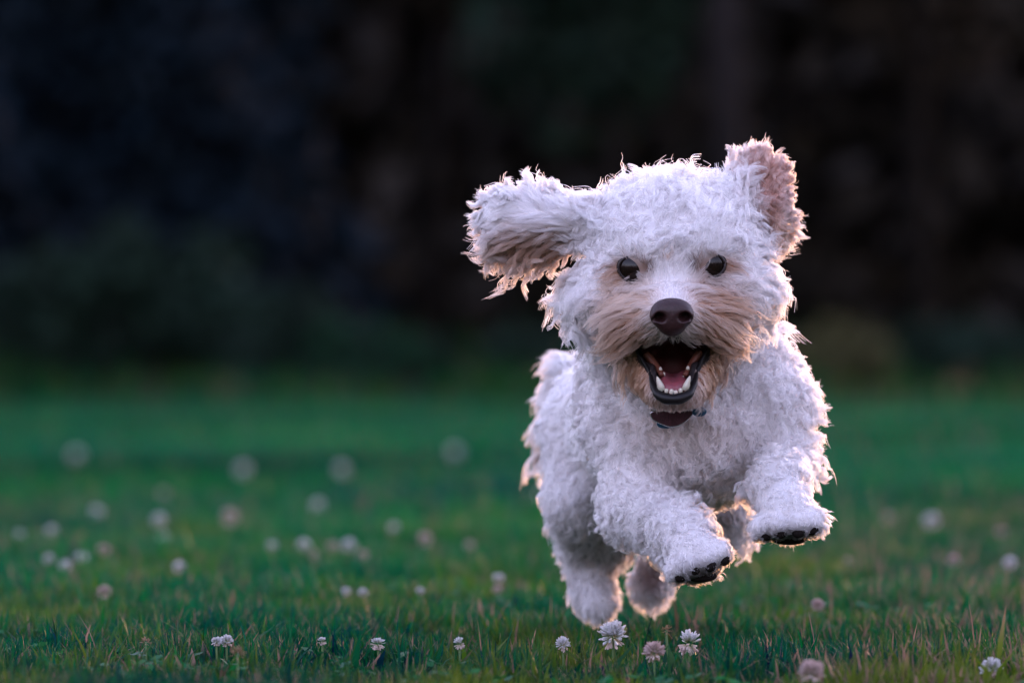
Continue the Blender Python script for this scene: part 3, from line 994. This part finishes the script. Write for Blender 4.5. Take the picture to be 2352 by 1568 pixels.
bV, bQ = B.mesh()
bc = pigment_shade(bV) * 0.8
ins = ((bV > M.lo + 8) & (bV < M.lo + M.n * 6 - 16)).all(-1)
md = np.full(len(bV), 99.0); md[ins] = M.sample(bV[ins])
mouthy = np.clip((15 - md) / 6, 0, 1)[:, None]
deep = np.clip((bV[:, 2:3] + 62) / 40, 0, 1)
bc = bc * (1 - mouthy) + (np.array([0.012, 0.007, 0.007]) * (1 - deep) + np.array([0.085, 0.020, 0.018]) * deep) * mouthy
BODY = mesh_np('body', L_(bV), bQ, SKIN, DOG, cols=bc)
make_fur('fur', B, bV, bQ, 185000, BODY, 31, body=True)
for nm, fd, cnt, sdn in (('ear', EL, 26000, 41), ('ear', ER, 18000, 42), ('tail', T, 12000, 43)):
    v_, q_ = fd.mesh()
    o_ = mesh_np(nm, L_(v_), q_, SKIN, DOG, cols=pigment_shade(v_) * 0.8)
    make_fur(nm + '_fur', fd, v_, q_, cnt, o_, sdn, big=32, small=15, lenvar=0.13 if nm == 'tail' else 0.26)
    if sdn == 41:
        o_['label'] = 'ear flung out sideways with tan underside'
    elif sdn == 42:
        o_['label'] = 'ear flipped upright, pink with light shining through'

# ---- eyes
EYE = simple_mat('eye_brown_black', (0.008, 0.004, 0.003), 0.2, 0.25)
IRIS = simple_mat('eye_iris', (0.05, 0.020, 0.010), 0.15, 0.5, coat=1.0)
LID = simple_mat('eyelid_skin', (0.020, 0.012, 0.012), 0.4, 0.4)


def uv_sphere(c, r, nu=24, nv=14, axes=None):
    v, f = [], []
    for j in range(nv + 1):
        th = math.pi * j / nv
        for i in range(nu):
            ph = 2 * math.pi * i / nu
            v.append((math.sin(th) * math.cos(ph), math.cos(th), math.sin(th) * math.sin(ph)))
    v = np.array(v) * np.array(r, float)
    if axes is not None:
        v = v @ np.array(axes, float)
    v = v + np.array(c, float)
    for j in range(nv):
        for i in range(nu):
            f.append((j * nu + i, j * nu + (i + 1) % nu, (j + 1) * nu + (i + 1) % nu, (j + 1) * nu + i))
    return v, f


def almond(cu, cv, rx, ry, tilt, n=26):
    out = []
    for i in range(n + 1):
        a = 2 * math.pi * i / n
        x = rx * math.cos(a); y = ry * math.sin(a) * (0.9 + 0.1 * abs(math.sin(a)))
        out.append((cu + x * math.cos(tilt) - y * math.sin(tilt), cv + x * math.sin(tilt) + y * math.cos(tilt)))
    return out


for (eu, ev, rv, ax) in ((1452, 616, 30.5, (1, 0.10, 0)), (1635, 609, 29.0, (1, -0.12, 0))):
    p0 = np.array([eu, ev, B.front(eu, ev)])
    nrm = unit(0.22 * B.grad(p0) + np.array([0, 0, -0.78]))
    R = 41.0
    dd = math.sqrt(R * R - rv * rv)
    c0 = p0 - nrm * (dd + 3.0)
    v, f = uv_sphere(c0, (R, R, R), 36, 24)
    eye = mesh_py('eye', L_(v), f, EYE, DOG)
    fx = frame(ax, nrm)
    rim = [c0 + nrm * dd + fx[0] * rv * 1.04 * math.cos(a) + fx[1] * rv * 0.90 * math.sin(a) + nrm * 1.5 * abs(math.sin(a)) for a in np.linspace(0, 2 * math.pi, 33)]
    v, f = tube(rim, 2.4, 8)
    mesh_py('eyelid', L_(v), f, LID, eye)

# ---- nose
NF = Field((1470, 660, -300), (1620, 800, -140), 2.5)
NF.ell((1543, 712, -218), (47, 28, 34), 20)
NF.ell((1543, 744, -216), (33, 28, 31), 28)
NF.ell((1512, 727, -222), (19, 19, 26), 12)
NF.ell((1574, 726, -222), (19, 19, 26), 12)
NF.ell((1517, 729, -247), (13, 11, 33), 6, frame((1, 0.35, 0.25), (0, 0, -1)), sub=True)
NF.ell((1571, 728, -247), (13, 11, 33), 6, frame((1, -0.35, -0.25), (0, 0, -1)), sub=True)
NF.cap((1508, 732, -246), (1494, 736, -222), 4, 3, 5, sub=True)
NF.cap((1580, 731, -246), (1594, 735, -222), 4, 3, 5, sub=True)
NF.cap((1543, 735, -262), (1543, 775, -252), 2.5, 2.5, 6, sub=True)
nv_, nq_ = NF.mesh()
NOSE_M = simple_mat('nose_leather', (0.028, 0.010, 0.010), 0.42, 0.3, noise=0.45, scale=900)
mesh_np('nose', L_(nv_), nq_, NOSE_M, DOG)

# ---- mouth: lips, gums, tongue, teeth
LIP_M = simple_mat('lip_black', (0.008, 0.006, 0.006), 0.42, 0.22)
TONGUE_M = simple_mat('tongue_pink', (0.20, 0.048, 0.058), 0.42, 0.35, sss=0.2, noise=0.15, scale=600)
GUM_M = simple_mat('gum_brown', (0.13, 0.042, 0.026), 0.4, 0.3)
TOOTH_M = simple_mat('tooth_ivory', (0.52, 0.46, 0.36), 0.3, 0.5, sss=0.1)


def smooth_path(pts, n):
    P = np.array(pts, float)
    t = np.linspace(0, len(P) - 1, n)
    i = np.clip(t.astype(int), 0, len(P) - 2); f = (t - i)[:, None]
    p0 = P[np.maximum(i - 1, 0)]; p1 = P[i]; p2 = P[i + 1]; p3 = P[np.minimum(i + 2, len(P) - 1)]
    return 0.5 * ((2 * p1) + (-p0 + p2) * f + (2 * p0 - 5 * p1 + 4 * p2 - p3) * f ** 2 + (-p0 + 3 * p1 - 3 * p2 + p3) * f ** 3)


lip = smooth_path([(1462, 806, -70), (1478, 832, -82), (1494, 858, -98), (1500, 884, -125), (1514, 908, -150), (1546, 917, -162), (1580, 907, -150), (1594, 882, -125), (1600, 856, -98), (1612, 828, -82), (1626, 800, -70)], 60)
ls_ = np.linspace(0, 1, 60)
lr = (6.0 + 7.0 * np.exp(-((ls_ - 0.5) / 0.17) ** 2) - 2.5 * (np.abs(ls_ - 0.5) * 2) ** 4) * (1 + 0.05 * np.sin(ls_ * 47) + 0.05 * np.sin(ls_ * 83 + 1))
v, f = tube(lip, lr, 12)
LIPS = mesh_py('lip', L_(v), f, LIP_M, DOG)
for sg in (0, 1):
    pth = [(1484, 812, -58), (1506, 838, -72), (1520, 862, -100)] if sg == 0 else [(1608, 808, -58), (1588, 836, -72), (1574, 862, -100)]
    v, f = tube(smooth_path(pth, 14), np.linspace(10, 6, 14), 10)
    mesh_py('gum', L_(v), f, GUM_M, DOG)
TG = Field((1480, 800, -220), (1610, 940, 20), 3.0)
TG.cap((1546, 900, -122), (1546, 872, -40), 25, 22, 14)
TG.cap((1529, 894, -120), (1534, 862, -40), 20, 18, 14)
TG.cap((1564, 894, -120), (1558, 862, -40), 20, 18, 14)
TG.cap((1546, 872, -150), (1546, 842, -40), 4, 20, 14, sub=True)
v, q = TG.mesh()
mesh_np('tongue', L_(v), q, TONGUE_M, DOG)


def tooth(base, tip, r, prof=(1, 0.95, 0.62, 0.3, 0.1)):
    b = np.array(base, float); t = np.array(tip, float)
    pts = [b + (t - b) * k for k in (0, .35, .7, .92, 1.0)]
    v, f = tube(pts, [r * q for q in prof], 8)
    return mesh_py('tooth', L_(v), f, TOOTH_M, DOG)


tooth((1521, 897, -142), (1509, 864, -146), 8.5)
tooth((1573, 896, -142), (1585, 863, -146), 8.5)
for k in range(6):
    a = (k - 2.5) / 2.5
    x = 1547 + a * 27
    y = 906 - 10 * a * a
    tooth((x, y, -150 + 8 * abs(a)), (x + (k % 3 - 1) * 1.2, y - 8 - (k * 37 % 5), -153 + 8 * abs(a)), 4.9 + (k * 53 % 4) * 0.25, (0.9, 1, 1, 0.75, 0.4))
for (x, y) in ((1517, 846), (1524, 858), (1530, 868), (1580, 844), (1574, 856), (1569, 867)):
    tooth((x, y + 5, -92), (x, y - 4, -92), 4.2, (1, 1, 0.85, 0.5, 0.2))

# ---- paw pads and claws
PAD_M = simple_mat('paw_pad', (0.014, 0.010, 0.009), 0.9, 0.1, noise=0.4, scale=700)


def pad(u, v_, r):
    w0 = B.front(u, v_)
    v, f = uv_sphere((u, v_, w0 + r[2] * 0.85), r, 16, 10)
    mesh_py('paw_pad', L_(v), f, PAD_M, DOG)


for q in ((1562, 1322), (1594, 1306), (1630, 1298), (1662, 1284)):
    pad(q[0], q[1], (16, 15, 15))
pad(1611, 1322, (36, 15, 16))
for q in ((1760, 1226), (1792, 1222), (1834, 1220), (1866, 1214)):
    pad(q[0], q[1], (16, 15, 15))
pad(1813, 1237, (42, 14, 16))

# ---- collar and tags
COLLAR = simple_mat('collar_maroon', (0.045, 0.010, 0.014), 0.6, 0.3, noise=0.5, scale=900)
SILVER = simple_mat('silver_edge', (0.62, 0.62, 0.66), 0.25, 0.5)
SILVER.node_tree.nodes['Principled BSDF'].inputs['Metallic'].default_value = 1.0
TEAL = simple_mat('tag_teal', (0.004, 0.045, 0.085), 0.3, 0.5, coat=0.4)


def disc(c, rx, ry, thick, nrm, mat, name, parent, n=24, rim=None):
    """a slightly domed tag with real thickness"""
    ax = frame((1, 0, 0), nrm)
    v, f = uv_sphere(c, (rx, thick, ry), n, 8, [ax[0], ax[2], ax[1]])
    return mesh_py(name, L_(v), f, mat, parent)


cw = 40.0
C_E = link_obj('collar', None, DOG)
band = []
NB = 40
bv, bf = [], []
for i in range(NB):
    a = 2 * math.pi * i / NB
    v = 942 - 60 * (1 - math.cos(a)) * 0.6
    dr_ = np.array([math.sin(a), 0, -math.cos(a)])
    t_in = 60.0
    while t_in < 330 and B.sample(np.array([1556, v, 230]) + dr_ * t_in) < -14:
        t_in += 4
    u, _, w = np.array([1556, v, 230]) + dr_ * t_in
    for (dv, dr) in ((-13, -3), (-13, 3), (13, 3), (13, -3)):
        bv.append((u + dr * math.sin(a), v + dv, w - dr * math.cos(a)))
for i in range(NB):
    j = (i + 1) % NB
    for k in range(4):
        bf.append((i * 4 + k, i * 4 + (k + 1) % 4, j * 4 + (k + 1) % 4, j * 4 + k))
mesh_py('band', L_(bv), bf, COLLAR, C_E)
tagw = B.front(1543, 965) - 64
outline = smooth_path([(1494, 948, tagw), (1500, 962, tagw), (1521, 973, tagw - 2), (1543, 979, tagw - 4), (1566, 972, tagw - 2), (1584, 958, tagw), (1588, 944, tagw), (1545, 936, tagw), (1494, 948, tagw)], 48)
c0 = outline.mean(0)
pv = [c0 + np.array([0, 0, -6])] + [p + np.array([0, 0, -3]) for p in outline[:-1]] + [p + np.array([0, 0, 5]) for p in outline[:-1]]
no = len(outline) - 1
pf = [(0, 1 + (i + 1) % no, 1 + i) for i in range(no)] + [(1 + i, 1 + (i + 1) % no, 1 + no + (i + 1) % no, 1 + no + i) for i in range(no)] + [tuple(1 + no + i for i in range(no))]
PL = mesh_py('name_plate', L_(pv), pf, COLLAR, C_E, smooth=False)
v, f = tube(outline, 2.2, 8)
mesh_py('edge_trim', L_(v), f, SILVER, PL)
disc((1606, 945, tagw - 10), 17, 12, 4, (0.1, 0.1, -1), TEAL, 'tag', C_E)
disc((1528, 973, tagw + 10), 20, 11, 4, (0, 0.1, -1), TEAL, 'tag', C_E)


# ================================================================== CLOVER FLOWERS
PETAL_M, n_, l_, b_ = mat_new('clover_petal')
a_ = attr_color(n_)
l_.new(a_.outputs['Color'], b_.inputs['Base Color'])
b_.inputs['Roughness'].default_value = 0.6
t_ = n_.new('ShaderNodeBsdfTranslucent'); l_.new(a_.outputs['Color'], t_.inputs['Color'])
x_ = n_.new('ShaderNodeMixShader'); x_.inputs[0].default_value = 0.3
l_.new(b_.outputs[0], x_.inputs[1]); l_.new(t_.outputs[0], x_.inputs[2])
l_.new(x_.outputs[0], n_['Material Output'].inputs['Surface'])
STEM_M = simple_mat('clover_stem', (0.07, 0.12, 0.035), 0.6, 0.3)


def clover_head(seed, kind, n):
    """florets of a clover head about 1 unit across, centre at the origin"""
    r = np.random.default_rng(seed)
    V, Fc, Cc = [], [], []
    for i in range(n):
        z = 1 - 2 * (i + 0.5) / n * (0.78 if kind != 'open' else 0.95)
        an = i * 2.39996 + r.normal(0, 0.12)
        rr = math.sqrt(max(0, 1 - z * z))
        d = np.array([rr * math.cos(an), rr * math.sin(an), z + 0.25 * (z > 0)])
        droop = z < (-0.38 if kind != 'open' else 0.1)
        if droop:
            d = d * np.array([0.85, 0.85, 1]) + np.array([0, 0, -0.55])
        d = unit(d + r.normal(0, 0.12, 3))
        ln = (0.42 if not droop else 0.46) * (0.75 + 0.45 * r.random())
        wd = 0.075 * (0.8 + 0.5 * r.random()) * (0.7 if kind == 'withered' else 1.0)
        e1 = unit(np.cross(d, [0.2, 0.3, 0.9])); e2 = np.cross(d, e1)
        b0 = d * 0.20
        rings = [(0.0, 0.35), (0.45, 0.75), (0.82, 1.0), (1.0, 0.45)]
        o = len(V)
        if kind == 'withered':
            cb, ct = (0.16, 0.10, 0.05), (0.34, 0.20, 0.11)
        elif droop:
            cb, ct = (0.36, 0.32, 0.16), (0.72, 0.56, 0.52)
        elif kind == 'pink':
            cb, ct = (0.36, 0.32, 0.20), (0.62, 0.46, 0.44)
        else:
            cb, ct = (0.34, 0.40, 0.20), (0.74, 0.71, 0.74)
        for (t, s) in rings:
            p = b0 + d * ln * t + np.array([0, 0, 0.05 * t * t])
            for k in range(4):
                q = 2 * math.pi * k / 4 + 0.7
                V.append(p + wd * s * (math.cos(q) * e1 + math.sin(q) * 0.6 * e2))
                Cc.append(np.array(cb) * (1 - t ** 0.6) + np.array(ct) * t ** 0.6)
        for j in range(3):
            for k in range(4):
                Fc.append((o + j * 4 + k, o + j * 4 + (k + 1) % 4, o + (j + 1) * 4 + (k + 1) % 4, o + (j + 1) * 4 + k))
        Fc.append((o + 15, o + 14, o + 13, o + 12))
    return np.array(V), np.array(Fc), np.array(Cc)


HEADS = {}
for kind in ('white', 'pink', 'open', 'withered'):
    HEADS[kind] = []
    for k in range(3):
        v, f, c = clover_head(300 + k * 7 + len(kind), kind, 110 if kind in ('white', 'pink') else (70 if kind == 'open' else 26))
        o = mesh_np('flower_head', v, f, PETAL_M, None, smooth=True, cols=c)
        HEADS[kind].append(o.data)
        bpy.data.objects.remove(o)
v, f = tube([(0, 0, 0), (0.02, 0.01, -0.5), (0, 0, -1)], [0.05, 0.05, 0.05], 6)
_o = mesh_py('stem', v, f, STEM_M)
STEM_D = _o.data
bpy.data.objects.remove(_o)

rr_ = random.Random(5)
for i, (u, v, mm, z, kind, lab) in enumerate(FLOWERS):
    D = (H - z) * F / (v - HZ)
    x = px_x(u, D)
    e = empty('clover_flower', (x, D, 0))
    tag(e, lab, 'flower', G_C)
    hd = link_obj('flower_head', HEADS[kind][i % 3], e)
    hd.location = (0, 0, z)
    sc_ = mm * 0.001 / 1.25 * (1.0 if D < 4.6 else 0.74 if D < 6.5 else 0.64) * rr_.uniform(0.88, 1.12)
    hd.scale = (sc_, sc_ * rr_.uniform(0.85, 1.1), sc_ * rr_.uniform(0.78, 1.05))
    hd.rotation_euler = (rr_.uniform(-.25, .25), rr_.uniform(-.25, .25), rr_.uniform(0, 6.28))
    st = link_obj('stem', STEM_D, e)
    st.location = (0, 0, z)
    st.scale = (0.018, 0.018, z + 0.002)
